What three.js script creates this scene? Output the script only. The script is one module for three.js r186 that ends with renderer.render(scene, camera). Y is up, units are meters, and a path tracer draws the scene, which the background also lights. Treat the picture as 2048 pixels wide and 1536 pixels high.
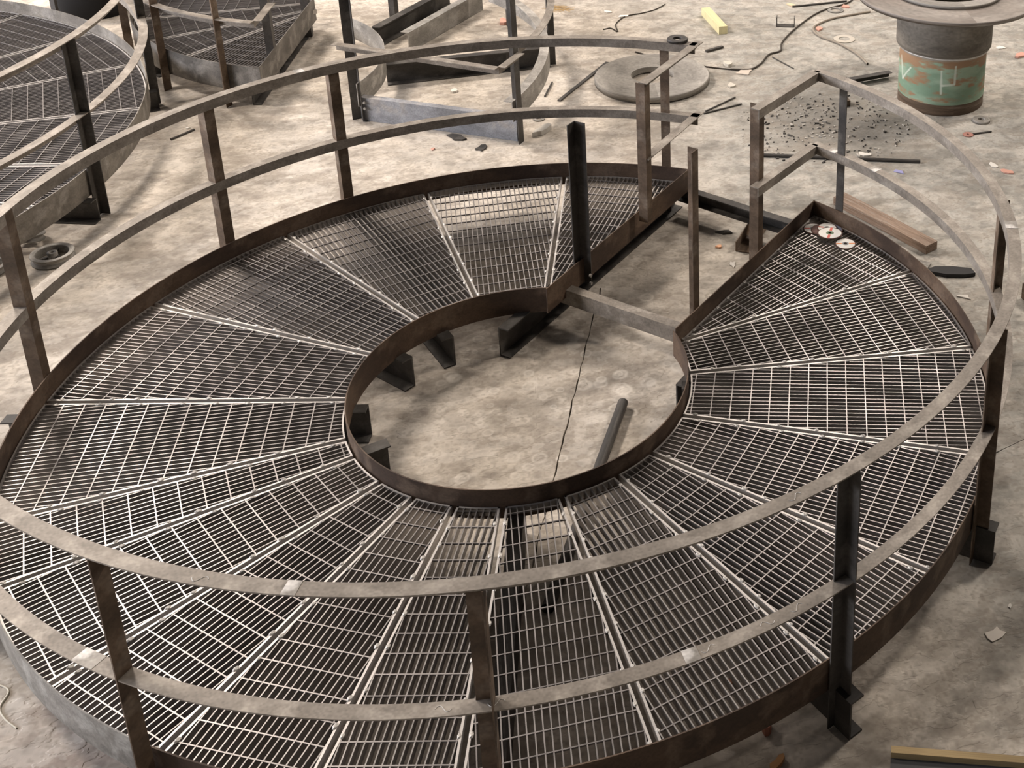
import * as THREE from 'three';
import { mergeGeometries } from 'three/addons/utils/BufferGeometryUtils.js';
import { RectAreaLightUniformsLib } from 'three/addons/lights/RectAreaLightUniformsLib.js';

// ---------------------------------------------------------------- camera, lights, exposure
// Plan coordinates (x, y, z): x to the right, y away from the viewer, z height above the floor, in metres.
const P = (x, y, z = 0) => new THREE.Vector3(x, z, -y);
const scene = new THREE.Scene();
scene.background = new THREE.Color(0x0b0b0c);
const camera = new THREE.PerspectiveCamera(58.965, 3465.06 / 2851.74, 0.1, 120);
{
  const right = P(0.9659477, -0.25551518, 0.04070669), up = P(0.05746538, 0.36526328, 0.92912888), back = P(-0.25227519, -0.89515067, 0.3675085);
  camera.quaternion.setFromRotationMatrix(new THREE.Matrix4().makeBasis(right, up, back));
  camera.position.copy(P(0.1149, -5.7376, 4.3733));
  camera.setViewOffset(3465.06, 2851.74, 0, 1315.74, 2048, 1536);   // the picture is the lower left part of a wider frame
  camera.updateProjectionMatrix();
}
const renderer = new THREE.WebGLRenderer({ antialias: true });
renderer.toneMapping = THREE.LinearToneMapping;
renderer.toneMappingExposure = 1.45;
renderer.shadowMap.enabled = true;
RectAreaLightUniformsLib.init();
// lamps: [x, y, z, width, depth, intensity, label]
const LAMPS = [
  [5.2, 11.5, 9.2, 2.4, 1.2, 60, 'long high bay lamp under the roof beyond the pipe stub'],
  [0.6, 17.5, 9.2, 2.4, 1.2, 18, 'long high bay lamp under the roof at the far end of the hall'],
  [-6.2, 9.0, 9.2, 2.4, 1.2, 85, 'long high bay lamp under the roof above the large left platform'],
  [-7.6, 3.2, 9.2, 2.4, 1.2, 72, 'long high bay lamp under the roof left of the round platform'],
  [9.0, 3.0, 9.2, 2.4, 1.2, 58, 'long high bay lamp under the roof right of the round platform'],
];
const WINDOW = { x: -13.6, y: 3, z: 4.6, w: 16, h: 3.4, intensity: 11 };

// ---------------------------------------------------------------- helpers
const rng = (seed) => () => { seed |= 0; seed = seed + 0x6D2B79F5 | 0; let t = Math.imul(seed ^ seed >>> 15, 1 | seed); t = t + Math.imul(t ^ t >>> 7, 61 | t) ^ t; return ((t ^ t >>> 14) >>> 0) / 4294967296; };
const D = Math.PI / 180, cos = Math.cos, sin = Math.sin, TAU = Math.PI * 2;
const used = {};
const numbered = (n) => { const k = used[n] = (used[n] ?? -1) + 1; return k ? `${n}_${String(k).padStart(3, '0')}` : n; };
const thing = (name, label, category, group) => { const o = new THREE.Group(); o.name = numbered(name); o.userData = { label, category }; if (group) o.userData.group = group; scene.add(o); return o; };
const shade = (m) => { m.castShadow = m.receiveShadow = true; return m; };
const part = (name, geo, mat, parent) => { const m = shade(new THREE.Mesh(geo, mat)); m.name = name; parent.add(m); return m; };
const solo = (name, geo, mat, label, category, group) => { const m = shade(new THREE.Mesh(geo, mat)); m.name = numbered(name); m.userData = { label, category }; if (group) m.userData.group = group; scene.add(m); return m; };
const structure = (name, geo, mat) => { const m = shade(new THREE.Mesh(geo, mat)); m.name = name; m.userData = { kind: 'structure' }; scene.add(m); return m; };
const unitBox = new THREE.BoxGeometry(1, 1, 1);
const placeBox = (m, x, y, z, lx, ly, lz, az = 0) => { m.position.copy(P(x, y, z)); m.rotation.y = az; m.scale.set(lx, lz, ly); return m; };
const boxGeo = (x, y, z, lx, ly, lz, az = 0) => new THREE.BoxGeometry(lx, lz, ly).rotateY(az).translate(x, z, -y);

// sweeps a closed profile [[n, z] ...] (counter-clockwise) along frames {x, y, nx, ny, s}; uv in metres; flat faces, smooth along the path
function sweep(profile, frames) {
  const pos = [], nor = [], uv = [], idx = [], K = profile.length, N = frames.length;
  let per = 0;
  for (let k = 0; k < K; k++) {
    const [a, b] = profile[k], [c, d] = profile[(k + 1) % K], L = Math.hypot(c - a, d - b), on = (d - b) / L, oz = -(c - a) / L, base = pos.length / 3;
    for (const f of frames) {
      for (const [n, z, v] of [[a, b, per], [c, d, per + L]]) { pos.push(f.x + n * f.nx, z, -(f.y + n * f.ny)); nor.push(on * f.nx, oz, -on * f.ny); uv.push(f.s, v); }
    }
    for (let i = 0; i < N - 1; i++) { const q = base + i * 2; idx.push(q, q + 1, q + 2, q + 1, q + 3, q + 2); }
    per += L;
  }
  const tris = THREE.ShapeUtils.triangulateShape(profile.map(([n, z]) => new THREE.Vector2(n, z)), []);
  for (const [f, g, sgn] of [[frames[0], frames[1], -1], [frames[N - 1], frames[N - 2], 1]]) {
    const base = pos.length / 3, tx = (f.x - g.x), ty = (f.y - g.y), tl = Math.hypot(tx, ty);
    for (const [n, z] of profile) { pos.push(f.x + n * f.nx, z, -(f.y + n * f.ny)); nor.push(tx / tl, 0, -ty / tl); uv.push(n, z); }
    for (const t of tris) idx.push(base + t[0], base + t[1], base + t[2]);
  }
  const g = new THREE.BufferGeometry();
  g.setAttribute('position', new THREE.Float32BufferAttribute(pos, 3)); g.setAttribute('normal', new THREE.Float32BufferAttribute(nor, 3)); g.setAttribute('uv', new THREE.Float32BufferAttribute(uv, 2));
  // turn every triangle to the side of its normals
  const v = [0, 1, 2].map(() => new THREE.Vector3()), n0 = new THREE.Vector3();
  for (let i = 0; i < idx.length; i += 3) {
    for (let j = 0; j < 3; j++) v[j].fromArray(pos, idx[i + j] * 3);
    n0.fromArray(nor, idx[i] * 3);
    if (v[1].sub(v[0]).cross(v[2].sub(v[0])).dot(n0) < 0) [idx[i + 1], idx[i + 2]] = [idx[i + 2], idx[i + 1]];
  }
  g.setIndex(idx);
  return g;
}
const arc = (cx, cy, r, a0, a1, seg = 96) => Array.from({ length: seg + 1 }, (_, i) => { const a = (a0 + (a1 - a0) * i / seg) * D; return { x: cx + r * cos(a), y: cy + r * sin(a), nx: cos(a), ny: sin(a), s: r * (a - a0 * D) }; });
const line = (x0, y0, x1, y1, side = 1, seg = 1) => { const L = Math.hypot(x1 - x0, y1 - y0), tx = (x1 - x0) / L, ty = (y1 - y0) / L; return Array.from({ length: seg + 1 }, (_, i) => ({ x: x0 + (x1 - x0) * i / seg, y: y0 + (y1 - y0) * i / seg, nx: ty * side, ny: -tx * side, s: L * i / seg })); };
const plateProfile = (n0, n1, z0, z1) => [[n0, z0], [n1, z0], [n1, z1], [n0, z1]];
const angleProfile = (zt, w, t) => [[0, zt - w], [t, zt - w], [t, zt - t], [w, zt - t], [w, zt], [0, zt]];            // leg at n = 0, flange towards +n
const channelProfile = (z0, H, w, t) => [[0, z0], [w, z0], [w, z0 + t], [t, z0 + t], [t, z0 + H - t], [w, z0 + H - t], [w, z0 + H], [0, z0 + H]];
const closedTube = (pts, r, seg = 6, tubular) => new THREE.TubeGeometry(new THREE.CatmullRomCurve3(pts), tubular ?? pts.length * 8, r, seg, false);
function cutPlane(pts, z0, h) { const s = new THREE.Shape(pts.map(([x, y]) => new THREE.Vector2(x, y))); return new THREE.ExtrudeGeometry(s, { depth: h, bevelEnabled: false }).rotateX(-Math.PI / 2).translate(0, z0, 0); }

// ---------------------------------------------------------------- procedural surfaces
function noise2(seed) {                                              // value noise that tiles with period p
  const r = rng(seed), T = new Float32Array(65536).map(() => r());
  return (x, y, p = 256) => {                                        // p is a power of two
    const k = p - 1, xf = Math.floor(x), yf = Math.floor(y), fx = x - xf, fy = y - yf, u = fx * fx * (3 - 2 * fx), v = fy * fy * (3 - 2 * fy);
    const x0 = xf & k, x1 = (xf + 1) & k, y0 = (yf & k) << 8, y1 = ((yf + 1) & k) << 8, a = T[x0 + y0], b = T[x1 + y0], c = T[x0 + y1], d = T[x1 + y1];
    const e = a + (b - a) * u; return e + (c + (d - c) * u - e) * v;
  };
}
const smooth = (a, b, x) => { const t = Math.min(1, Math.max(0, (x - a) / (b - a))); return t * t * (3 - 2 * t); };
const toS = (c) => 255 * (c <= 0.0031308 ? 12.92 * c : 1.055 * Math.pow(c, 1 / 2.4) - 0.055);
function texture(size, fn, srgb = true) {
  const d = new Uint8Array(size * size * 4);
  for (let j = 0, k = 0; j < size; j++) for (let i = 0; i < size; i++, k += 4) { const c = fn((i + .5) / size, (j + .5) / size); for (let q = 0; q < 3; q++) d[k + q] = Math.max(0, Math.min(255, srgb ? toS(Math.max(0, c[q])) : c[q] * 255)); d[k + 3] = 255; }
  const t = new THREE.DataTexture(d, size, size); t.magFilter = THREE.LinearFilter; t.minFilter = THREE.LinearMipmapLinearFilter; t.generateMipmaps = true; t.wrapS = t.wrapT = THREE.RepeatWrapping;
  if (srgb) t.colorSpace = THREE.SRGBColorSpace; t.needsUpdate = true; return t;
}
const mixc = (a, b, t) => [a[0] + (b[0] - a[0]) * t, a[1] + (b[1] - a[1]) * t, a[2] + (b[2] - a[2]) * t];
const nA = noise2(11), nB = noise2(29), nC = noise2(53);
const fbm = (n, x, y, p, o = 4) => { let s = 0, a = .5, t = 0; for (let k = 0; k < o; k++) { s += a * n(x, y, p); t += a; a *= .55; x *= 2; y *= 2; p = Math.min(256, p * 2); } return s / t; };
// tile of 1 m: mottled steel between colour a and b with flecks c
const mottled = (a, b, c, seed, amount = .25) => { const n = noise2(seed); return texture(512, (u, v) => { const q = fbm(n, u * 4, v * 8, 8, 5), w = fbm(nB, u * 16, v * 32, 32, 4), s = smooth(.56, .76, fbm(nC, u * 8, v * 8, 8, 5)); let col = mixc(a, b, smooth(.3, .7, q)); col = mixc(col, c, s * amount * 2); const h = nA(u * 128, v * 128, 128), g = .55 + .55 * w + .35 * h; return col.map((x) => x * g); }); };
const steel = (a, b, c, seed, rough = .62, metal = 0, amount) => new THREE.MeshStandardMaterial({ map: mottled(a, b, c, seed, amount), roughness: rough, metalness: metal });
const M = {
  rail: steel([.20, .175, .146], [.285, .252, .214], [.41, .37, .32], 3, .5, .2, .3),          // handrail angle: greyish hot rolled steel with dust
  rust: steel([.055, .033, .021], [.105, .066, .041], [.17, .12, .083], 5, .7, 0, .3),         // rusted toe plates
  post: steel([.085, .056, .034], [.15, .102, .066], [.23, .18, .135], 7, .66, 0, .3),          // rusted posts
  mill: steel([.032, .029, .026], [.065, .058, .051], [.12, .112, .1], 9, .6, 0, .25),               // dark mill scale
  toeGrey: steel([.2, .19, .17], [.3, .285, .26], [.4, .39, .36], 13, .6, 0, .3),
  plateGrey: steel([.24, .225, .2], [.33, .31, .28], [.55, .52, .47], 17, .65, 0, .25),
  blueScale: steel([.2, .205, .22], [.31, .32, .345], [.4, .37, .34], 19, .5, 0, .3),
  weld: steel([.3, .28, .25], [.62, .6, .56], [.75, .73, .7], 37, .45, .2, .4),
};
const grates = [[.355, .335, .325], [.31, .292, .284], [.40, .378, .367]].map(([r, g, b]) => new THREE.MeshStandardMaterial({ color: new THREE.Color().setRGB(r, g, b), roughness: .4, metalness: .92 }));
const edgeSteel = new THREE.MeshStandardMaterial({ color: new THREE.Color().setRGB(.60, .575, .55), roughness: .45, metalness: .85 });
const chalkMat = new THREE.MeshStandardMaterial({ color: new THREE.Color().setRGB(.66, .64, .6), roughness: .9 });
const plain = (r, g, b, rough = .8) => new THREE.MeshStandardMaterial({ color: new THREE.Color().setRGB(r, g, b), roughness: rough });

// ---------------------------------------------------------------- the hall
// floor: worn concrete with two open joints, seen between x -5.6..5.6 and y -3.1..8.1
const FX = -5.6, FY = -3.1, FS = 11.2;
const floorMap = (() => {
  const r = rng(77), rings = [], stains = [];
  for (let i = 0; i < 130; i++) rings.push([-1.0 + 2.0 * r(), -.95 + 2.3 * r(), .018 + .028 * r(), .1 + .25 * r()]);
  for (let i = 0; i < 150; i++) stains.push([FX + FS * r(), FY + FS * r(), .04 + .3 * r() * r(), .12 + .3 * r()]);
  const cell = new Map(), key = (a, b) => a * 1000 + b, put = (list, pad, kind) => list.forEach((q) => { for (let a = Math.floor((q[0] - q[2] * pad) * 4); a <= Math.floor((q[0] + q[2] * pad) * 4); a++) for (let b = Math.floor((q[1] - q[2] * pad) * 4); b <= Math.floor((q[1] + q[2] * pad) * 4); b++) { const k = key(a, b); if (!cell.has(k)) cell.set(k, []); cell.get(k).push([kind, q]); } });
  put(rings, 1.2, 0); put(stains, 1.6, 1);
  return texture(2048, (u, v) => {
    const x = FX + u * FS, y = FY + v * FS;
    const big = fbm(nA, x * .55 + 40, y * .55 + 40, 256, 4), mid = fbm(nB, x * 2.2 + 60, y * 2.2 + 60, 256, 6), fine = fbm(nC, x * 14 + 120, y * 17 + 90, 256, 4), grit = nA(x * 70 + 500, y * 70 + 500), streak = fbm(nC, x * 3.2 + y * .8 + 70, y * 9 + 50, 256, 6);
    const wear = mid * .3 + streak * .35 + fine * .35;
    let c = mixc([.36, .318, .267], [.57, .515, .44], smooth(.37, .63, wear));
    // greyer, greener concrete on the right
    const right = smooth(.9, 2.3, x + (big - .5) * 1.6 + .12 * (y - 1));
    c = mixc(c, mixc([.285, .278, .25], [.44, .43, .395], smooth(.37, .63, wear)), right * .85);
    // bed of dark grinding dust beyond the gap
    const dx = (x - 2.45) / 1.0, dy = (y - 3.45) / .75, dust = smooth(1.35, .3, Math.hypot(dx, dy) + (mid - .5) * 1.3);
    c = mixc(c, [.215, .2, .175], dust * .7);
    // reddish stain in front of the left side
    const red = smooth(1.1, .2, Math.hypot((x + 1.75) / .6, (y + 1.75) / .5) + (mid - .5));
    c = mixc(c, [.34, .255, .215], red * .6);
    // pale scuffs and dark pits
    c = mixc(c, [.66, .61, .54], smooth(.54, .72, fbm(nB, x * 6 + 20, y * 9 + 10, 256, 6)) * .4 * (1 - dust));
    c = mixc(c, [.67, .62, .55], smooth(.545, .575, fbm(nA, x * 9 + 31, y * 12 + 77, 256, 5)) * .36 * (1 - dust) * (1 - .4 * right));
    c = mixc(c, [.29, .25, .205], smooth(.56, .6, fbm(nC, x * 7 + 140, y * 11 + 33, 256, 5)) * .34);
    const pit = smooth(.52, .74, fine * .6 + grit * .4) * .5; c = mixc(c, [.17, .145, .115], pit);
    for (const [kind, q] of cell.get(key(Math.floor(x * 4), Math.floor(y * 4))) ?? []) {
      const d = Math.hypot(x - q[0], y - q[1]) / q[2] + (fine - .5) * .7;
      if (kind === 0) { const e = smooth(.35, .8, d) * smooth(1.15, .85, d) + .5 * smooth(.6, .2, d); c = mixc(c, [.7, .65, .575], e * q[3] * 2.2); }
      else { const e = smooth(1.5, .2, d + (mid - .5) * 1.6); c = mixc(c, [.2, .17, .13], e * q[3] * .5); }
    }
    const g = .66 + .46 * fine + .22 * grit;
    return c.map((t) => t * g);
  });
})();
floorMap.wrapS = floorMap.wrapT = THREE.MirroredRepeatWrapping; floorMap.repeat.set(1 / FS, 1 / FS); floorMap.offset.set(-FX / FS, -FY / FS);
const floorBump = texture(1024, (u, v) => { const a = fbm(nA, u * 16, v * 16, 16, 5), b = smooth(.5, .56, fbm(nB, u * 16, v * 32, 32, 5)), c = fbm(nC, u * 64, v * 64, 64, 3), h = .35 * a + .4 * b + .25 * c; return [h, h, h]; }, false);
floorBump.repeat.set(1 / 1.7, 1 / 1.7);
const concrete = new THREE.MeshStandardMaterial({ map: floorMap, bumpMap: floorBump, bumpScale: .004, roughness: .82 });
const wallPaint = plain(.07, .069, .066, .9);
const HX0 = -14, HX1 = 14, HY0 = -10, HY1 = 22, HZ = 9.6;
{
  const s = new THREE.Shape([[HX0, HY0], [HX1, HY0], [HX1, HY1], [HX0, HY1]].map(([x, y]) => new THREE.Vector2(x, y)));
  const r = rng(5);
  const crack = (pts, w) => { const L = [], R = []; for (let i = 0; i < pts.length - 1; i++) { const [ax, ay] = pts[i], [bx, by] = pts[i + 1], l = Math.hypot(bx - ax, by - ay), nx = (by - ay) / l, ny = -(bx - ax) / l, n = Math.ceil(l / .08); for (let k = 0; k < n; k++) { const t = k / n, j = (r() - .5) * .012, h = w * (.35 + .5 * r()); const x = ax + (bx - ax) * t + nx * j, y = ay + (by - ay) * t + ny * j; L.push([x + nx * h, y + ny * h]); R.push([x - nx * h, y - ny * h]); } } s.holes.push(new THREE.Path([...L, ...R.reverse()].map(([x, y]) => new THREE.Vector2(x, y)))); };
  crack([[.42, 1.3], [.35, .95], [.21, .25], [.07, -.46], [-.16, -1.6]], .006);
  crack([[3.6, -.25], [2.52, -.65], [2.33, -.72], [1.9, -.88]], .005);
  const top = new THREE.ExtrudeGeometry(s, { depth: .04, bevelEnabled: false, curveSegments: 1 }).rotateX(-Math.PI / 2).translate(0, -.04, 0);
  const f = structure('floor', top, concrete);
  part('floor_base', boxGeo((HX0 + HX1) / 2, (HY0 + HY1) / 2, -.14, HX1 - HX0, HY1 - HY0, .2), plain(.1, .09, .075, .95), f);
}
structure('wall_far', boxGeo(0, HY1 + .15, HZ / 2, HX1 - HX0 + .6, .3, HZ), wallPaint);
structure('wall_near', boxGeo(0, HY0 - .15, HZ / 2, HX1 - HX0 + .6, .3, HZ), wallPaint);
structure('wall_right', boxGeo(HX1 + .15, (HY0 + HY1) / 2, HZ / 2, .3, HY1 - HY0, HZ), wallPaint);
structure('wall_left', boxGeo(HX0 - .15, (HY0 + HY1) / 2, HZ / 2, .3, HY1 - HY0, HZ), wallPaint);
structure('ceiling', boxGeo(0, (HY0 + HY1) / 2, HZ + .15, HX1 - HX0 + .6, HY1 - HY0 + .6, .3), plain(.06, .06, .06, .9));
{
  // frosted daylight glazing in the left wall
  const w = structure('window_1', boxGeo(HX0 + .03, WINDOW.y, WINDOW.z, .04, WINDOW.w, WINDOW.h), new THREE.MeshStandardMaterial({ color: 0x888888, emissive: 0xeef3ff, emissiveIntensity: 1.2, roughness: .8 }));
  for (let i = 0; i <= 8; i++) part('window_frame', boxGeo(HX0 + .08, WINDOW.y - WINDOW.w / 2 + i * WINDOW.w / 8, WINDOW.z, .06, .08, WINDOW.h), M.mill, w);
  const l = new THREE.RectAreaLight(0xf2f4ff, WINDOW.intensity, WINDOW.w, WINDOW.h); l.position.copy(P(HX0 + .2, WINDOW.y, WINDOW.z)); l.lookAt(P(HX0 + 5, WINDOW.y, WINDOW.z)); scene.add(l);
}
for (const [x, y, z, w, d, i, label] of LAMPS) {
  const t = thing('high_bay_lamp', label, 'lamp', 'lamps under the hall roof');
  part('housing', boxGeo(x, y, z + .1, w + .1, d + .1, .12), M.mill, t);
  part('diffuser', boxGeo(x, y, z + .03, w, d, .02), new THREE.MeshStandardMaterial({ color: 0x999999, emissive: 0xfff1e4, emissiveIntensity: 4 }), t);
  for (const s of [-1, 1]) part('hanger', boxGeo(x + s * w * .4, y, (z + HZ) / 2 + .08, .03, .03, HZ - z - .14), M.mill, t);
  const l = new THREE.RectAreaLight(0xfff1e4, i, w, d); l.position.copy(P(x, y, z)); l.lookAt(P(x, y, 0)); scene.add(l);
}

// ---------------------------------------------------------------- bar grating
const TOP = .36, DECK = .26, DEPTH = .04;
// a panel is bounded by two edge lines {x, y, ux, uy} (inside to the left of a, to the right of b), an inner circle and an outer circle
const edgeLine = (x0, y0, x1, y1) => { const L = Math.hypot(x1 - x0, y1 - y0); return { x: x0, y: y0, ux: (x1 - x0) / L, uy: (y1 - y0) / L }; };
function gratingPanel(a, b, ci, co, opt) {
  const { label, name = 'grating_panel', group, seed = 1, weld = true, pitch = .03, bar = .0052, cross = .1, gap = .0125, edge = .0095 } = opt;
  const t = thing(name, label, 'grating', group), r = rng(seed * 7919 + 3);
  const ang = Math.atan2(a.uy + b.uy, a.ux + b.ux), ux = cos(ang), uy = sin(ang), vx = -uy, vy = ux;
  const ox = (a.x + b.x) / 2, oy = (a.y + b.y) / 2;
  // interval of p + s d that lies inside, with margins
  const clip = (px, py, dx, dy, m) => {
    let lo = -6, hi = 6;
    for (const [e, sg] of [[a, 1], [b, -1]]) {                        // signed distance to the edge line, positive inside
      const nx = -e.uy * sg, ny = e.ux * sg, c = (px - e.x) * nx + (py - e.y) * ny - m, k = dx * nx + dy * ny;
      if (Math.abs(k) < 1e-6) { if (c < 0) return null; } else if (k > 0) lo = Math.max(lo, -c / k); else hi = Math.min(hi, -c / k);
    }
    const root = (C, R) => { const qx = px - C[0], qy = py - C[1], B = qx * dx + qy * dy, q = B * B - (qx * qx + qy * qy - R * R); return q < 0 ? null : [-B - Math.sqrt(q), -B + Math.sqrt(q)]; };
    const o = root(co, co[2]); if (!o) return null; lo = Math.max(lo, o[0]); hi = Math.min(hi, o[1]);
    const i = root(ci, ci[2]);
    if (i && i[1] > lo && i[0] < hi) { if (i[0] <= lo) lo = Math.max(lo, i[1]); else if (i[1] >= hi) hi = Math.min(hi, i[0]); else return [[lo, i[0]], [i[1], hi]]; }
    return hi - lo > .02 ? [[lo, hi]] : null;
  };
  const tone = () => grates[Math.floor(r() * 3)];
  const addBar = (n, px, py, dx, dy, w, h, z, m, mat) => {
    for (const [lo, hi] of clip(px, py, dx, dy, m) ?? []) { if (hi - lo < .02) continue; const s = (lo + hi) / 2; const mesh = part(n, unitBox, mat ?? tone(), t); placeBox(mesh, px + s * dx, py + s * dy, z - h / 2, hi - lo, w, h, Math.atan2(dy, dx)); }
  };
  // extents in u and v measured from the middle of the panel
  const mid = (ci[2] + co[2]) / 2; let mx = co[0] + mid * ux, my = co[1] + mid * uy;
  if (opt.mid) [mx, my] = opt.mid;
  for (let k = -60; k <= 60; k++) addBar('bearing_bar', mx + vx * (k + .5) * pitch, my + vy * (k + .5) * pitch, ux, uy, bar, DEPTH, DECK, gap + edge * .6);
  const ph = r() * cross;
  for (let k = -24; k <= 24; k++) addBar('cross_bar', mx + ux * (k * cross + ph), my + uy * (k * cross + ph), vx, vy, .0055, .008, DECK + .0006, gap + edge * .6);
  // banding along the two edges and the two circles
  for (const [e, sg] of [[a, 1], [b, -1]]) { const nx = -e.uy * sg, ny = e.ux * sg; addBar('edge_bar', e.x + nx * (gap + edge / 2), e.y + ny * (gap + edge / 2), e.ux, e.uy, edge, DEPTH, DECK + .001, gap * .5, edgeSteel); }
  for (const [C, s, n] of [[ci, 1, 'inner_band'], [co, -1, 'outer_band']]) {
    const hit = (e, sg) => { const nx = -e.uy * sg, ny = e.ux * sg, px = e.x + nx * gap - C[0], py = e.y + ny * gap - C[1], B = px * e.ux + py * e.uy, q = B * B - (px * px + py * py - C[2] * C[2]); const k = -B + Math.sqrt(Math.max(0, q)); return Math.atan2(py + k * e.uy, px + k * e.ux); };
    let a0 = hit(a, 1), a1 = hit(b, -1); while (a1 < a0) a1 += TAU; if (a1 - a0 > Math.PI) continue;
    part(n, sweep(plateProfile(s > 0 ? 0 : -.008, s > 0 ? .008 : 0, DECK - DEPTH, DECK + .001), arc(C[0], C[1], C[2], a0 / D, a1 / D, 10)), edgeSteel, t);
  }
  if (weld) {                                                         // weld blobs where cross bars meet the edge bars
    const g = [];
    for (const [e, sg] of [[a, 1], [b, -1]]) { const nx = -e.uy * sg, ny = e.ux * sg; for (let k = 0; k < 8; k++) { const w = clip(e.x + nx * (gap + edge), e.y + ny * (gap + edge), e.ux, e.uy, gap * .5); if (!w) break; const s = w[0][0] + (w[0][1] - w[0][0]) * (k + .3 + .5 * r()) / 8; g.push(new THREE.IcosahedronGeometry(.0075 + .004 * r(), 0).scale(1.6, .6, 1).rotateY(Math.atan2(e.uy, e.ux)).translate(e.x + nx * (gap + edge) + s * e.ux, DECK + .001, -(e.y + ny * (gap + edge) + s * e.uy))); } }
    if (g.length) { const m = part('weld_beads', mergeGeometries(g), M.weld, t); m.userData.kind = 'stuff'; }
  }
  return t;
}

// ---------------------------------------------------------------- steelwork
const A = .063, AT = .006;
// upright angle post with its corner at (x, y): one leg along az0, the other along az0 - 90 degrees
function anglePost(parent, x, y, az, z0, z1, mat, leg = A, name = 'post') {
  const g = cutPlane([[0, 0], [leg, 0], [leg, AT], [AT, AT], [AT, leg], [0, leg]], 0, z1 - z0).rotateY(az).translate(x, z0, -y);
  return part(name, g, mat, parent);
}
// post on a ring: corner at the inner, counter-clockwise end; legs run outwards and clockwise
const ringPost = (parent, cx, cy, R, azDeg, z0, z1, mat) => { const a = azDeg * D, x = cx + R * cos(a) - A / 2 * sin(a), y = cy + R * sin(a) + A / 2 * cos(a); return anglePost(parent, x, y, a - Math.PI / 2, z0, z1, mat); };
const channel = (parent, x0, y0, x1, y1, z0, H, w, mat, side = 1, name = 'support_channel') => part(name, sweep(channelProfile(z0, H, w, .008), line(x0, y0, x1, y1, side)), mat, parent);
const bolt = (parent, x, y, z, az) => part('bolt', new THREE.CylinderGeometry(.011, .011, .012, 6).rotateX(Math.PI / 2).rotateY(az + Math.PI / 2).translate(x, z, -y), M.plateGrey, parent);

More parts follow.
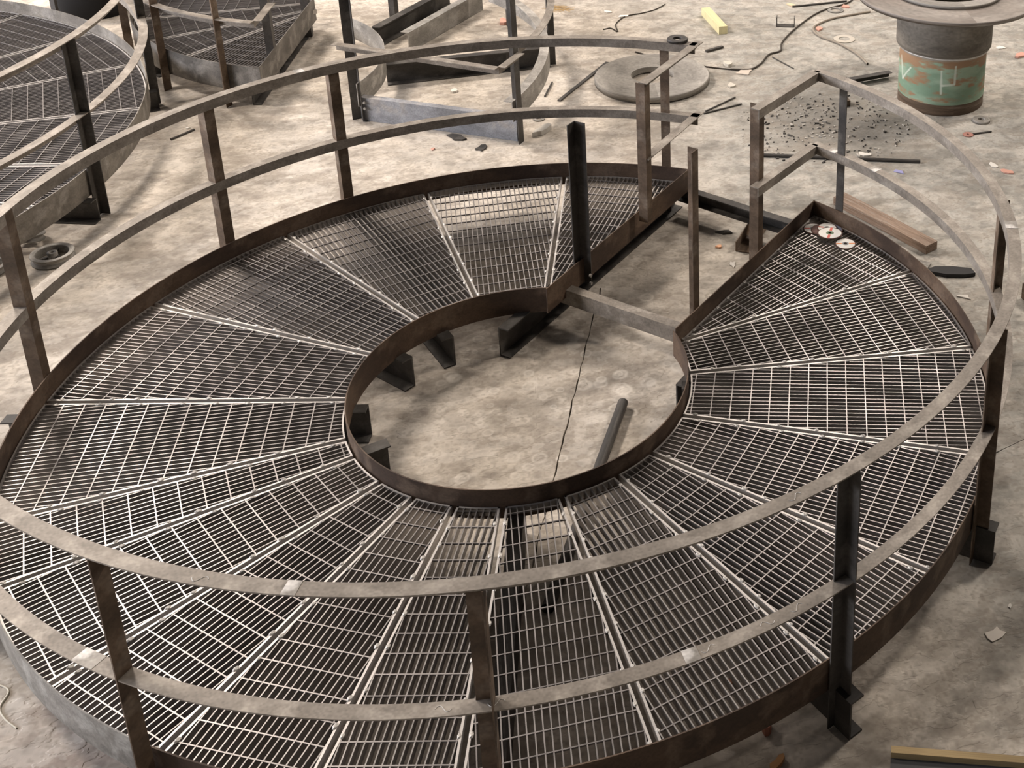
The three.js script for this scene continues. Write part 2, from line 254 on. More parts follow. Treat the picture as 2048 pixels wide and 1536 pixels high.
// ---- the round platform in the middle
{
  const t = thing('ring_platform', 'large round steel platform with handrail, open centre and a gap at the back', 'platform');
  const R = 2.4, IC = [-.056, -.036], IR = .856;
  const GL = [[1.083, 2.132], [.091, .771]], GR = [[1.849, 1.546], [.766, .227]];
  // toe plates
  part('outer_toe_plate', sweep(plateProfile(0, .006, .195, TOP), arc(0, 0, R, 63.1, 197, 110)), M.rust, t);
  part('outer_toe_plate', sweep(plateProfile(0, .006, .195, TOP), arc(0, 0, R, 197.05, 236, 40)), M.toeGrey, t).userData.label = 'greyer length of toe plate';
  part('outer_toe_plate', sweep(plateProfile(0, .006, .195, TOP), arc(0, 0, R, 236.05, 399.9, 120)), M.rust, t);
  part('inner_toe_plate', sweep(plateProfile(-.006, 0, .185, TOP - .012), arc(IC[0], IC[1], IR, 79.7, 377.7, 120)), M.rust, t);
  part('end_toe_plate', sweep(plateProfile(0, .006, .195, TOP), line(...GL[0], ...GL[1], 1, 2)), M.rust, t);
  part('end_toe_plate', sweep(plateProfile(-.006, 0, .195, TOP), line(...GR[0], ...GR[1], 1, 2)), M.rust, t);
  // handrail of bent angle: leg inside, flange outwards
  const RI = 2.413;
  for (const [zt, n, aL] of [[1.288, 'top_rail', 61.6], [.766, 'mid_rail', 61.2]]) {
    const rail = part(n, sweep(angleProfile(zt, .06, AT), arc(-.012, -.004, RI, aL, 400.4, 220)), M.rail, t);
    // returns along the gap, down to the short end posts
    part('rail_return', sweep(angleProfile(zt, .06, AT), line(1.868, 1.545, 1.372, 1.015, 1)), M.rail, rail);
    part('rail_return', sweep(angleProfile(zt, .06, AT), line(1.155, 2.222, .712, 1.555, -1)), M.rail, rail);
  }
  // ground bright splices on the rails
  for (const [zt, az, w] of [[1.288, 253, 1.1], [1.288, -13.5, 1.6], [.766, 282.5, 1.3], [.766, 233, 2.2], [1.288, 122, 1.2], [.766, 28, 1.5], [.766, 36.5, 1.4]]) part('weld_patch', sweep(plateProfile(-.0005, .061, zt - .004, zt + .0012), arc(-.012, -.004, RI, az - w / 2, az + w / 2, 4)), M.weld, t);
  // chalk scribbles left on the flanges
  for (const [zt, az, n, k] of [[1.288, -68, .03, 1], [.766, -70.5, .03, -1], [.766, -67.5, .028, 1], [.766, -76, .03, 1], [.766, 263, .03, -1], [1.288, 246, .035, 1], [.766, -93, .03, 1]]) { const pts = []; for (let i = 0; i <= 8; i++) { const a = (az + (i - 4) * .16) * D, rr = RI + n + .013 * sin(i * .75 * k); pts.push(P(-.012 + rr * cos(a), -.004 + rr * sin(a), zt + .0003)); } part('chalk_mark', closedTube(pts, .0014, 4, 16), chalkMat, t); }
  // posts
  for (const az of [117.5, 136, 169, -158, -124, -94, -62.5, -36, -8, 34.8, 66.9]) ringPost(t, -.006, -.002, R + .018, az, .005, 1.283, az === 34.8 || az === -62.5 ? M.mill : M.post);
  anglePost(t, .745, 1.525, 54 * D, .31, 1.283, M.post);
  anglePost(t, 1.39, 1.105, 50.6 * D, .06, 1.283, M.post);
  // two uprights of the ladder gap
  anglePost(t, .30, 1.105, 234 * D, .195, 1.262, M.mill, .075, 'upright');
  anglePost(t, .935, .475, 141 * D, .1, 1.33, M.post, .063, 'upright');
  for (const z of [.235, .29]) bolt(t, .35, .985, z, -36 * D);
  // channels on the floor that carry the deck
  for (const [x0, y0, az, L, s] of [[-.43, .64, 114.5, 1.85, -1], [-.64, .487, 134, 1.85, -1], [-.83, .1, 171, 1.75, -1], [-.72, -.2, 202, 1.78, -1], [-.47, -.62, 237, 1.78, 1], [-.06, -.8, 266.5, 1.74, 1], [.32, -.66, 298, 1.78, -1], [.60, -.42, 324, 1.78, -1], [.76, -.1, 352, 1.74, -1]])
    channel(t, x0, y0, x0 + L * cos(az * D), y0 + L * sin(az * D), .002, .192, .07, M.mill, s);
  channel(t, -.19, .682, 1.0, 2.3, .002, .192, .07, M.mill, 1);
  channel(t, .735, -.05, 1.86, 1.44, .002, .192, .07, M.mill, 1);
  // cross channels that close the gap
  channel(t, .13, .985, .79, .4, .145, .1, .062, M.rail, -1, 'cross_channel');
  channel(t, 1.05, 2.23, 1.78, 1.53, .1, .1, .062, M.mill, 1, 'cross_channel');

  // the 18 deck panels between the joints, counted from the left side of the gap
  const J = [[.248, 2.358, .097, .948], [-.648, 2.232, -.316, .936], [-1.454, 1.843, -.637, .756], [-2.044, 1.17, -.861, .459], [-2.346, .339, -.933, .067], [-2.201, -.509, -.898, -.261], [-2.126, -.939, -.849, -.403], [-1.818, -1.53, -.718, -.62], [-1.344, -1.928, -.565, -.773], [-.782, -2.126, -.375, -.87], [-.3, -2.236, -.156, -.911], [.392, -2.28, .117, -.926], [1.082, -2.052, .38, -.82], [1.627, -1.684, .57, -.692], [2.066, -.982, .739, -.414], [2.375, -.135, .819, -.055], [2.256, .7, .838, .259]].map(([ox, oy, ix, iy]) => edgeLine(ix, iy, ox, oy));
  const gl = edgeLine(GL[1][0], GL[1][1], GL[0][0], GL[0][1]), gr = edgeLine(GR[1][0], GR[1][1], GR[0][0], GR[0][1]);
  const edges = [gl, ...J, gr];
  const words = ['first', 'second', 'third', 'fourth', 'fifth', 'sixth', 'seventh', 'eighth', 'ninth'];
  for (let i = 0; i < 18; i++) {
    const fromLeft = i < 9, n = fromLeft ? i : 17 - i;
    const label = i === 17 ? 'wedge of bar grating carrying the cutting discs, right of the gap' : `${words[n]} wedge of bar grating from the ${fromLeft ? 'left' : 'right'} side of the gap, going round the ring`;
    gratingPanel(edges[i], edges[i + 1], [IC[0], IC[1], IR + .012], [0, 0, R - .01], { label, group: 'bar grating wedges of the round platform', seed: i + 1, mid: i === 0 ? [.6, 1.75] : i === 17 ? [1.55, .8] : undefined });
  }
}

// ---- the larger round platform on the left
{
  const C = [-6.03, 3.635], R = 3.285;
  const t = thing('ring_platform', 'larger round steel platform with handrail at the left edge of the picture', 'platform');
  part('outer_toe_plate', sweep(plateProfile(0, .006, .17, TOP), arc(...C, R, -62, 95, 120)), steel([.14, .125, .105], [.21, .19, .16], [.3, .28, .25], 43, .6, 0, .3), t);
  for (const [zt, n] of [[1.288, 'top_rail'], [.766, 'mid_rail']]) part(n, sweep(angleProfile(zt, .062, AT), arc(...C, R + .012, -62, 95, 140)), M.rail, t);
  for (const az of [-47, -13.6, 19.1, 52, 84]) ringPost(t, ...C, R + .018, az, .005, 1.283, M.mill);
  for (const az of [-47, -14.5, 18.4, 52, 84]) channel(t, C[0] + 1.6 * cos(az * D), C[1] + 1.6 * sin(az * D), C[0] + (R + .06) * cos(az * D), C[1] + (R + .06) * sin(az * D), .002, .165, .07, M.mill, 1);
  const js = [-52, -36, -20.25, -9.1, 7.9, 25.2, 42.2, 58.4, 75, 92].map((a) => edgeLine(C[0] + 1.7 * cos(a * D), C[1] + 1.7 * sin(a * D), C[0] + R * cos(a * D), C[1] + R * sin(a * D)));
  const nm = ['nearest', 'second', 'third', 'fourth', 'fifth', 'sixth', 'seventh', 'eighth', 'farthest'];
  for (let i = 0; i < 9; i++) gratingPanel(js[i], js[i + 1], [...C, 1.7], [...C, R - .01], { label: `${nm[i]} wedge of bar grating on the large left platform, counted from the front`, group: 'bar grating wedges of the large left platform', seed: 40 + i, weld: false });
}

// ---- the cut platform end behind it
{
  const C = [-1.294, 6.492], R = 2.091;
  const t = thing('platform_segment', 'dark deck segment with a straight cut end and handrail, behind the left platform', 'platform');
  const darkPlate = steel([.09, .08, .068], [.16, .145, .125], [.26, .24, .21], 47, .6, 0, .3);
  const g0 = [-2.05, 4.55], g1 = [-1.86, 6.25];
  part('outer_toe_plate', sweep(plateProfile(0, .006, .14, TOP), arc(...C, R, 165, 249, 60)), darkPlate, t);
  part('end_toe_plate', sweep(plateProfile(0, .006, .14, TOP), line(...g0, ...g1, 1, 2)), darkPlate, t);
  for (const [zt, n] of [[1.288, 'top_rail'], [.766, 'mid_rail']]) {
    const rail = part(n, sweep(angleProfile(zt, .062, AT), arc(...C, R + .012, 165, 249.5, 60)), M.rail, t);
    part('rail_return', sweep(angleProfile(zt, .062, AT), line(-2.04, 4.52, -2.0, 4.95, 1)), M.rail, rail);
  }
  for (const az of [171, 195, 222, 240.5]) ringPost(t, ...C, R + .018, az, .005, 1.283, M.post);
  anglePost(t, -2.0, 4.95, 84 * D, .02, 1.283, M.mill);
  anglePost(t, -1.89, 6.1, 84 * D, .02, 1.283, M.mill);
  channel(t, -2.15, 4.62, -1.98, 6.3, .002, .138, .07, M.mill, 1);
  channel(t, -3.05, 5.4, -2.2, 6.1, .002, .138, .07, M.mill, 1);
  const js = [171, 190, 207.5, 221.5].map((a) => edgeLine(C[0] + .75 * cos(a * D), C[1] + .75 * sin(a * D), C[0] + R * cos(a * D), C[1] + R * sin(a * D)));
  js[3] = edgeLine(-1.97, 6.02, -2.69, 5.17);
  const cut = edgeLine(g1[0] - .01, g1[1], g0[0] - .01, g0[1]);
  [[js[0], js[1], 'far'], [js[1], js[2], 'middle'], [js[2], js[3], 'near']].forEach(([a, b, w], i) => gratingPanel(a, b, [...C, .62], [...C, R - .012], { label: `${w} wedge of bar grating on the cut deck segment`, group: 'bar grating of the cut deck segment', seed: 60 + i, weld: false }));
  gratingPanel(js[3], cut, [...C, .2], [...C, R - .012], { label: 'triangular bar grating at the straight cut end of the deck segment', group: 'bar grating of the cut deck segment', seed: 66, weld: false, mid: [-2.2, 5.15] });
}

// ---- the bare frame segment without a deck
{
  const C = [-2.53, 4.78], R = 2.745;
  const t = thing('bare_platform', 'bare platform frame with posts and no deck, behind the round platform', 'frame');
  part('outer_ring_beam', sweep([[-.07, .354], [0, .354], [0, .19], [.006, .19], [.006, .36], [-.07, .36]], arc(...C, R, -27.5, 36, 60)), M.plateGrey, t);
  part('inner_ring_plate', sweep(plateProfile(0, .006, .13, .33), arc(C[0], C[1], 1.4, -27, 44, 40)), M.plateGrey, t);
  const rail = part('mid_rail', sweep(angleProfile(.766, .062, AT), arc(...C, R + .012, -24.5, 36, 60)), M.rail, t);
  part('rail_return', sweep(angleProfile(.766, .062, AT), line(-1.36, 3.945, -.16, 3.25, 1)), M.rail, rail);
  part('rail_return', sweep(angleProfile(.766, .062, AT), line(-.17, 3.25, -.03, 3.52, 1)), M.rail, rail);
  part('top_rail', sweep(angleProfile(1.288, .062, AT), arc(...C, R + .012, -24.5, 36, 60)), M.rail, t);
  anglePost(t, -1.27, 4.2, 195 * D, .005, 1.4, M.mill, .075);
  anglePost(t, -.02, 3.55, 150 * D, .005, 1.4, M.mill, .075);
  ringPost(t, ...C, R + .018, 6.3, .005, 1.283, M.mill);
  ringPost(t, ...C, R + .018, 30, .005, 1.283, M.mill);
  anglePost(t, -1.18, 6.4, 60 * D, .005, 1.283, M.mill);
  channel(t, -1.27, 4.17, -.07, 3.56, .002, .2, .06, M.blueScale, -1, 'cross_channel');
  channel(t, -1.14, 4.93, .15, 5.12, .002, .19, .07, M.mill, 1, 'cross_channel');
  for (const [x, y, z] of [[-1.235, 4.125, .12], [-1.235, 4.125, .17]]) bolt(t, x, y, z, 63 * D);
}
// two loose channels lying across it
solo('steel_channel', sweep(channelProfile(.003, .19, .08, .009), line(-1.0, 5.62, -.38, 6.7, -1)), M.toeGrey, 'loose steel channel lying behind the bare frame, the nearer of two', 'channel', 'loose channels behind the bare frame');
solo('steel_channel', sweep(channelProfile(.003, .19, .08, .009), line(-1.33, 5.84, -.71, 6.92, 1)), M.mill, 'loose steel channel lying behind the bare frame, the farther of two', 'channel', 'loose channels behind the bare frame');

// ---------------------------------------------------------------- things lying about
const lathe = (pts, seg = 48) => new THREE.LatheGeometry(pts.map(([r, z]) => new THREE.Vector2(r, z)), seg);
const at = (g, x, y, z = 0) => g.translate(x, z, -y);
const ringGeo = (ri, ro, h, seg = 40) => lathe([[ri, 0], [ro, 0], [ro, h * .8], [ro - h * .2, h], [ri + h * .1, h], [ri, h * .9], [ri, 0]], seg);
solo('ring_plate', at(ringGeo(.185, .5, .055, 72), 1.085, 4.6, .012), M.plateGrey, 'thick round steel plate with a large centre hole lying on the floor', 'plate');
{
  const t = thing('pipe_stub', 'green banded pipe stub carrying a wide round flange plate, at the top right', 'pipe');
  const X = 3.49, Y = 3.81;
  const green = new THREE.MeshStandardMaterial({ roughness: .6, map: texture(512, (u, v) => { const n = fbm(nA, u * 8, v * 4, 8, 5), m = fbm(nB, u * 16, v * 8, 16, 4), k = fbm(nC, u * 32, v * 8, 32, 3); let c = mixc([.2, .31, .215], [.33, .45, .33], smooth(.3, .7, n)); c = mixc(c, [.34, .17, .085], smooth(.5, .72, m + .45 * smooth(.62, .95, v)) * .85); c = mixc(c, [.4, .37, .31], smooth(.93, .98, v + .05 * k)); for (const [a, b, p, q] of [[.755, .78, .775, .34], [.775, .34, .822, .66], [.945, .72, .948, .25], [.95, .42, .995, .45], [.995, .45, .996, .82], [.996, .82, 1.05, .9]]) { const lx = p - a, ly = q - b, w = Math.max(0, Math.min(1, ((u - a) * lx * 30 + (v - b) * ly) / (lx * lx * 30 + ly * ly))); const dd = Math.hypot((u - a - lx * w) * 5.4, v - b - ly * w); c = mixc(c, [.66, .72, .62], smooth(.03, .008, dd + (k - .5) * .02) * .75); } return c; }) });
  part('lower_pipe', at(lathe([[.34, 0], [.372, 0], [.372, .1]]), X, Y, .002), M.post, t);
  part('painted_band', at(lathe([[.373, 0], [.374, .1075], [.374, .215], [.374, .3225], [.373, .43]], 96), X, Y, .1), green, t);
  part('upper_sleeve', at(lathe([[.37, -.02], [.39, 0], [.408, .02], [.41, .05], [.41, .43]]), X, Y, .52), steel([.12, .105, .085], [.19, .17, .14], [.28, .26, .22], 23, .7, 0, .3), t);
  part('weld_bead', new THREE.TorusGeometry(.384, .014, 6, 72).rotateX(Math.PI / 2).translate(X, .522, -Y), M.weld, t);
  part('flange_plate', at(ringGeo(.3, .76, .035, 80), X, Y, .95), steel([.2, .17, .145], [.3, .27, .24], [.5, .48, .45], 31, .55, 0, .3), t);
  part('raised_ring', at(ringGeo(.34, .46, .03, 64), X, Y, .986), M.plateGrey, t);
}
// wheels on the left
function pulley(x, y, r, h, label, tilt = 0) {
  const t = thing('pulley', label, 'wheel', 'cast wheels beside the left platform'); t.position.copy(P(x, y, tilt ? .05 : 0)); t.rotation.set(tilt, 0, tilt * .6);
  part('rim', lathe([[r * .74, .004], [r * .98, .004], [r, .012], [r * .86, h * .4], [r * .86, h * .6], [r, h * .92], [r * .98, h], [r * .78, h], [r * .74, h * .92], [r * .74, .004]], 40), M.toeGrey, t);
  part('hub', lathe([[r * .1, .004], [r * .24, .004], [r * .24, h], [r * .1, h], [r * .1, .004]], 24), M.plateGrey, t);
  for (let k = 0; k < 3; k++) { const s = part('spoke', unitBox, M.mill, t); s.scale.set(r * .52, h * .3, r * .14); s.position.set(r * .48 * cos(k * TAU / 3 + .5), h * .45, r * .48 * sin(k * TAU / 3 + .5)); s.rotation.y = -(k * TAU / 3 + .5); }
}
pulley(-2.93, 2.29, .125, .06, 'grooved cast wheel lying flat, the nearest of the wheels on the left');
pulley(-3.17, 2.52, .13, .05, 'grooved cast wheel leaning behind the nearest wheel', -.28);
pulley(-3.27, 2.22, .11, .05, 'cast wheel half hidden at the left picture edge');
// black tub at the top left
{ const t = thing('rubber_tub', 'black rubber tub behind the large left platform', 'tub'); part('body', at(lathe([[.02, .02], [.27, .02], [.3, .0], [.36, .42], [.35, .42], [.29, .04], [.02, .04]], 40), -3.98, 7.2), plain(.006, .006, .007, .9), t); part('rim', new THREE.TorusGeometry(.358, .016, 8, 48).rotateX(Math.PI / 2).translate(-3.98, .42, -7.2), plain(.008, .008, .008, .9), t); }
// pale timber block
solo('timber_block', boxGeo(1.83, 5.95, .041, .085, .58, .08, 9 * D), new THREE.MeshStandardMaterial({ roughness: .8, map: texture(256, (u, v) => { const g = fbm(nB, u * 32, v * 2, 32, 4); return mixc([.62, .55, .3], [.8, .74, .46], g); }) }), 'pale yellow timber block on the floor beyond the ring plate', 'timber');
// cutting discs on the grating
function cuttingDisc(x, y, z, r, tilt, face, stripe, hub, label) {
  const t = thing('cutting_disc', label, 'disc', 'cutting discs on the grating'); t.position.copy(P(x, y, z)); t.rotation.set(tilt, r * 90, tilt * .7);
  part('wheel', ringGeo(.011, r, .003, 40), plain(.09, .045, .035, .9), t);
  part('paper_label', ringGeo(r * .3, r * .9, .0012, 40).translate(0, .003, 0), face, t);
  part('centre_ring', ringGeo(.011, r * .3, .002, 32).translate(0, .003, 0), hub, t);
  if (stripe) for (const s of [-1, 1]) { const m = part('printed_stripe', unitBox, stripe, t); m.scale.set(r * .55, .0008, r * .2); m.position.set(s * r * .61, .0046, 0); }
}
const wht = plain(.78, .77, .73), redp = plain(.62, .16, .13), grn = plain(.16, .22, .14), gry = plain(.25, .25, .25), org = plain(.75, .3, .14), blu = plain(.22, .24, .33);
cuttingDisc(1.80, 1.335, .2625, .068, 0, wht, redp, gry, 'white cutting disc at the left of the heap, mostly covered');
cuttingDisc(1.845, 1.30, .269, .068, .03, plain(.13, .07, .06), null, gry, 'plain brown cutting disc lying over the left white one');
cuttingDisc(1.885, 1.305, .275, .065, 0.02, wht, redp, gry, 'white cutting disc with red edge under the front disc');
cuttingDisc(1.885, 1.225, .281, .083, -.03, wht, redp, grn, 'white cutting disc with red stripe and green centre, front of the heap');
cuttingDisc(1.925, 1.298, .2625, .064, .0, blu, null, wht, 'grey blue cutting disc at the right of the heap');
cuttingDisc(1.96, 1.105, .2625, .068, 0, wht, org, gry, 'white and orange cutting disc lying by itself');
// washer on the top rail
solo('washer', at(ringGeo(.03, .07, .02, 32), 1.035, 2.225, 1.2895), M.mill, 'thick steel washer lying on the end of the top rail', 'washer');
// pipe lying in the middle
{ const a = P(.46, .07, .03), b = P(.02, -1.32, .03), L = a.distanceTo(b); const g = new THREE.CylinderGeometry(.028, .028, L, 20, 1, true); const gi = new THREE.RingGeometry(.02, .028, 20).rotateX(-Math.PI / 2).translate(0, L / 2, 0); const m = mergeGeometries([g, gi]); m.applyQuaternion(new THREE.Quaternion().setFromUnitVectors(new THREE.Vector3(0, 1, 0), a.clone().sub(b).normalize())).translate(...a.clone().add(b).multiplyScalar(.5).toArray()); solo('steel_pipe', m, M.mill, 'round steel pipe lying on the floor inside the ring opening', 'pipe'); }
// short channel offcut inside the gap, standing with its web on the floor
{ const w = sweep([[-.055, .003], [.055, .003], [.055, .075], [.049, .075], [.049, .009], [-.049, .009], [-.049, .075], [-.055, .075]], line(1.375, 1.56, 1.575, 1.93, 1)); solo('channel_offcut', w, M.post, 'short channel offcut lying open side up in the gap', 'offcut'); }
// bar, plates and rubber beside the right rim
solo('flat_tube', boxGeo(2.40, 1.73, .034, .92, .11, .062, -60.5 * D), steel([.2, .13, .085], [.3, .21, .15], [.36, .3, .25], 41, .6, 0, .3), 'flat rusty tube on the floor behind the right rim', 'tube');
solo('steel_strip', boxGeo(2.47, 1.2, .008, .2, .09, .012, -38 * D), M.toeGrey, 'short grey steel strip beside the black rubber scrap', 'strip');
solo('rubber_scrap', cutPlane([[-.17, -.03], [-.02, -.055], [.1, -.04], [.17, -.01], [.14, .045], [.02, .05], [-.1, .03]], 0, .025).rotateY(-20 * D).translate(2.66, .004, -1.04), plain(.018, .018, .02, .7), 'black torn rubber scrap on the floor by the right rim', 'scrap');
solo('steel_block', boxGeo(3.16, .62, .06, .25, .16, .11, 15 * D), M.post, 'rusty block cut off by the right picture edge', 'block');
// edge beam at the bottom right
{ const t = thing('edge_beam', 'beam with a yellowed wooden strip along its edge, bottom right corner', 'beam'); part('strip', boxGeo(1.9, -2.585, .085, 1.3, .03, .03, -18 * D), new THREE.MeshStandardMaterial({ roughness: .8, map: texture(256, (u, v) => mixc([.3, .21, .1], [.5, .38, .2], fbm(nB, u * 4, v * 16, 16, 4))) }), t); part('body', boxGeo(1.873, -2.668, .036, 1.3, .145, .07, -18 * D), plain(.075, .075, .078, .7), t); }
// cables
const cable = (pts, r, mat, label) => solo('cable', closedTube(pts.map(([x, y]) => P(x, y, r)), r, 6, 90), mat, label, 'cable');
const cab = plain(.055, .045, .035, .7);
cable([[3.5, 6.75], [3.33, 6.4], [2.95, 6.14], [2.59, 5.68], [2.45, 5.45], [2.38, 5.3], [2.33, 5.12], [2.22, 5.06], [2.09, 4.83], [1.975, 4.72], [1.8, 4.75]], .009, cab, 'dark cable winding over the floor from the top right to the paper scraps');
cable([[1.8, 4.75], [1.63, 4.83], [1.46, 4.93], [1.2, 5.12], [1.0, 5.313]], .007, cab, 'thin cable end running behind the ring plate');
cable([[3.46, 6.06], [3.2, 5.98], [3.0, 5.9], [2.8, 5.72], [2.76, 5.6], [2.79, 5.44], [2.93, 5.21], [3.03, 4.93], [3.064, 4.67]], .011, plain(.3, .26, .21), 'dusty grey hose curving in front of the flange plate');
cable([[.75, 5.95], [.82, 5.98], [.88, 5.87], [.88, 6.08], [1.0, 6.3], [1.15, 6.36], [1.3, 6.45], [1.42, 6.6]], .006, cab, 'thin dark wire loop beyond the ring plate');
cable([[-2.16, -1.2], [-2.08, -1.26], [-2.085, -1.34], [-2.05, -1.4], [-1.99, -1.46]], .0035, plain(.62, .58, .48), 'thin pale wire on the floor at the bottom left');
// rods and bars
const rod = (x0, y0, x1, y1, r, mat, label, name = 'steel_rod') => { const L = Math.hypot(x1 - x0, y1 - y0); solo(name, new THREE.CylinderGeometry(r, r, L, 8).rotateZ(Math.PI / 2).rotateY(Math.atan2(y1 - y0, x1 - x0)).translate((x0 + x1) / 2, r + .001, -(y0 + y1) / 2), mat, label, 'rod'); };
rod(1.67, 2.99, 2.95, 2.64, .014, M.mill, 'long dark steel rod on the floor behind the gap');
rod(1.45, 3.87, 1.74, 4.12, .007, M.mill, 'thin rod on the floor behind the left gap post, the farther one');
rod(1.43, 3.83, 1.77, 3.97, .007, M.mill, 'thin rod on the floor behind the left gap post, the nearer one');
rod(3.53, 3.06, 3.7, 3.08, .007, M.mill, 'short dark rod beside the small red disc');
rod(2.7, 6.33, 3.3, 6.42, .01, M.mill, 'dark rod at the top right near the hose');
rod(2.23, 4.99, 2.37, 4.68, .005, M.mill, 'fine rod between cable and hose');
rod(-2.63, 4.03, -2.5, 4.19, .008, M.mill, 'bent dark bar on the floor between the left platform and the round platform');
rod(.16, 4.4, .23, 4.7, .008, M.mill, 'short dark rod left of the ring plate');
solo('flat_bar', boxGeo(.5, 4.69, .007, .92, .03, .012, Math.atan2(.79, .45)), M.mill, 'long flat bar on the floor left of the ring plate', 'bar');
solo('flat_bar', boxGeo(1.73, 5.26, .011, .19, .03, .02, 28 * D), M.mill, 'short black flat bar near the timber block', 'bar');
solo('angle_bar', sweep(angleProfile(.066, .06, .006), line(2.72, 4.24, 3.18, 4.36, 1)), M.mill, 'dark angle bar on the floor left of the pipe stub', 'bar');
solo('angle_offcut', sweep([[-.09, .003], [.09, .003], [.09, .1], [.084, .1], [.084, .009], [-.084, .009], [-.084, .1], [-.09, .1]], line(2.51, 5.76, 2.53, 5.84, 1)), M.mill, 'small channel offcut beside the dark cable', 'offcut');
// rings and washers
const washer = (x, y, ri, ro, h, mat, label) => solo('washer', at(ringGeo(ri, ro, h, 28), x, y, .001), mat, label, 'washer');
washer(3.01, 5.35, .055, .105, .006, plain(.55, .51, .44), 'thin pale ring on the floor by the dusty hose');
washer(3.12, 6.17, .05, .085, .01, M.toeGrey, 'grey ring on the floor at the top right by the cable');
washer(3.69, 3.3, .03, .075, .022, M.plateGrey, 'grooved grey washer in front of the pipe stub');
washer(3.49, 3.06, .012, .045, .008, plain(.4, .2, .16), 'small red disc in front of the pipe stub');
washer(.1, 3.95, .02, .045, .01, M.toeGrey, 'small grey washer by the foot of the frame post');
// straw, offcuts, bricks, paper
const chip = (name, x, y, s, h, col, seed, label, category, st = 1.6) => { const r = rng(seed), n = 7 + Math.floor(r() * 4), pts = []; s *= .82; for (let k = 0; k < n; k++) { const a = k / n * TAU, q = s * (.45 + .75 * r()); pts.push([q * st * cos(a), q * sin(a)]); } return solo(name, cutPlane(pts, 0, h).rotateY(r() * 3).translate(x, .002, -y), col, label, category); };
const paper = plain(.78, .75, .69), paper2 = plain(.62, .58, .5), pink = plain(.66, .36, .28), brick = plain(.36, .15, .1, .9);
chip('paper_scrap', 1.915, -1.86, .056, .004, plain(.82, .76, .68), 3, 'large pale paper scrap on the floor at the right bottom', 'scrap', 1.3);
chip('paper_scrap', 2.03, -1.72, .012, .003, paper, 4, 'tiny white chip above the large paper scrap', 'scrap');
chip('paper_scrap', 2.66, .75, .03, .006, paper, 43, 'white strip on the floor outside the right rim', 'scrap', 2.6);
chip('paper_scrap', 1.91, 4.66, .085, .008, plain(.6, .53, .45), 6, 'cream cardboard piece at the end of the cable', 'scrap', 1.5);
chip('paper_scrap', 1.8, 4.86, .05, .03, paper2, 7, 'small cream lump beside the cardboard piece', 'scrap');
chip('paper_scrap', 1.75, 4.39, .045, .012, paper2, 8, 'pale crumb below the cardboard piece', 'scrap');
chip('paper_scrap', .97, 6.3, .04, .01, paper, 9, 'white chip on the floor behind the top rail, right one', 'scrap');
chip('paper_scrap', .84, 6.45, .035, .01, paper, 10, 'white chip on the floor behind the top rail, left one', 'scrap');
chip('paper_scrap', -.58, 4.64, .035, .016, paper, 11, 'white lump on the floor inside the bare frame', 'scrap');
chip('paper_scrap', 4.46, 4.89, .05, .006, paper, 12, 'white scrap right of the pipe stub', 'scrap');
chip('paper_scrap', 3.5, 2.48, .045, .006, paper, 13, 'white torn scrap inside the bend of the right handrail', 'scrap', 2);
chip('paper_scrap', 2.56, 2.85, .05, .008, paper, 14, 'white scrap on the long dark rod', 'scrap');
chip('paper_scrap', -2.55, 4.23, .015, .01, paper, 15, 'tiny white chip near the bent bar', 'scrap');
chip('paper_scrap', 1.28, 1.42, .03, .005, paper, 16, 'white scrap on the floor against the right toe plate', 'scrap');
chip('plastic_scrap', 2.74, 2.52, .04, .004, plain(.36, .36, .62), 17, 'small violet blue scrap under the right middle rail', 'scrap');
chip('brick_chip', -.18, 6.29, .065, .03, pink, 18, 'pink brick piece on the floor inside the bare frame', 'brick');
chip('brick_chip', 2.83, 5.66, .045, .015, pink, 19, 'pink chip touching the dusty hose', 'brick');
chip('brick_chip', 4.57, 4.66, .06, .02, pink, 20, 'orange pink chip at the right edge by the pipe stub', 'brick');
chip('brick_chip', 3.56, 2.37, .045, .01, pink, 21, 'pink chip beside the white torn scrap', 'brick');
chip('brick_chip', 1.23, 1.66, .026, .012, plain(.72, .4, .24), 22, 'orange chip on the floor in the gap', 'brick', 1.2);
chip('brick_chip', 3.25, 6.25, .05, .015, pink, 23, 'pink chip among the rubbish at the top right', 'brick');
chip('brick_chip', 2.71, 6.37, .05, .012, plain(.75, .6, .4), 24, 'cream chip at the left end of the top right rod', 'brick');
chip('brick_chip', .845, -2.12, .034, .045, brick, 25, 'red brick lump under the front rim', 'brick', 1.1);
chip('brick_chip', .855, -2.275, .022, .02, plain(.42, .22, .09), 26, 'rusty brown sliver at the bottom edge of the picture', 'brick', 2.4);
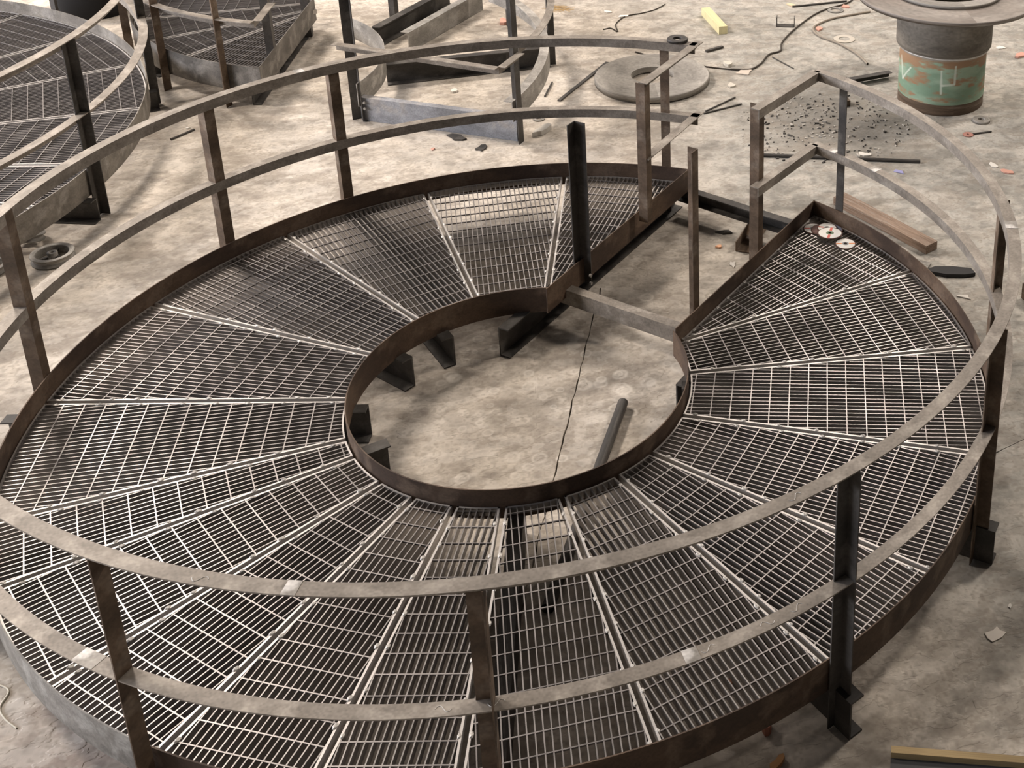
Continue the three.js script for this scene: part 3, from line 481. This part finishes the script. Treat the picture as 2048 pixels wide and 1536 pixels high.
chip('brick_chip', .74, -1.86, .02, .02, plain(.45, .22, .14), 27, 'reddish chip on the floor seen through the front grating', 'brick', 1.8);
chip('brick_chip', -.7, 3.52, .018, .008, pink, 28, 'tiny pink chip in front of the bare frame', 'brick');
chip('steel_offcut', 2.64, 3.82, .05, .05, M.post, 30, 'rusty lump beside the right gap post', 'offcut', 1.2);
chip('steel_offcut', -.35, 3.48, .05, .008, M.mill, 31, 'flat grey offcut in front of the bare frame', 'offcut');
chip('steel_offcut', -.52, 3.7, .06, .012, M.mill, 32, 'dark flat offcut at the foot of the blue grey channel', 'offcut', 2);
chip('plastic_bottle', .115, 3.69, .05, .04, plain(.5, .48, .44, .3), 33, 'crushed clear plastic bottle beside the frame post', 'bottle', 2.6);
chip('steel_shaving', 1.29, 1.84, .04, .012, M.mill, 34, 'curled dark shaving on the floor in the gap', 'shaving', 1.8);
{ // a heap of tacks, chips and filings on the dust bed: nobody could count them
  const r = rng(101), g = [], h = [];
  for (let i = 0; i < 380; i++) { const a = r() * TAU, q = Math.pow(r(), .6), x = 2.35 + .72 * q * cos(a), y = 3.4 + .7 * q * sin(a), s = .004 + .014 * r() * r(); (r() < .55 ? g : h).push(new THREE.BoxGeometry(s * (1 + 2.5 * r()), .004 + .006 * r(), s).rotateY(r() * 6).translate(x, .006, -y)); }
  const m = solo('metal_chips', mergeGeometries(g), M.mill, 'dark filings and chips strewn over the dusty floor behind the gap', 'chips'); m.userData.kind = 'stuff';
  const k = solo('slag_crumbs', mergeGeometries(h), plain(.5, .47, .42), 'pale slag crumbs strewn over the dusty floor behind the gap', 'crumbs'); k.userData.kind = 'stuff';
  const s = [], f = rng(9); for (let i = 0; i < 26; i++) s.push(new THREE.BoxGeometry(.1 + .14 * f(), .003, .0022).rotateY(-.5 + .7 * (f() - .5)).translate(.35 + .16 * (f() - .5), .004 + .012 * f(), -(6.6 + .16 * (f() - .5))));
  const w = solo('straw_tuft', mergeGeometries(s), plain(.6, .42, .2), 'tuft of orange straw on the floor behind the bare frame', 'straw'); w.userData.kind = 'stuff';
}
renderer.render(scene, camera);
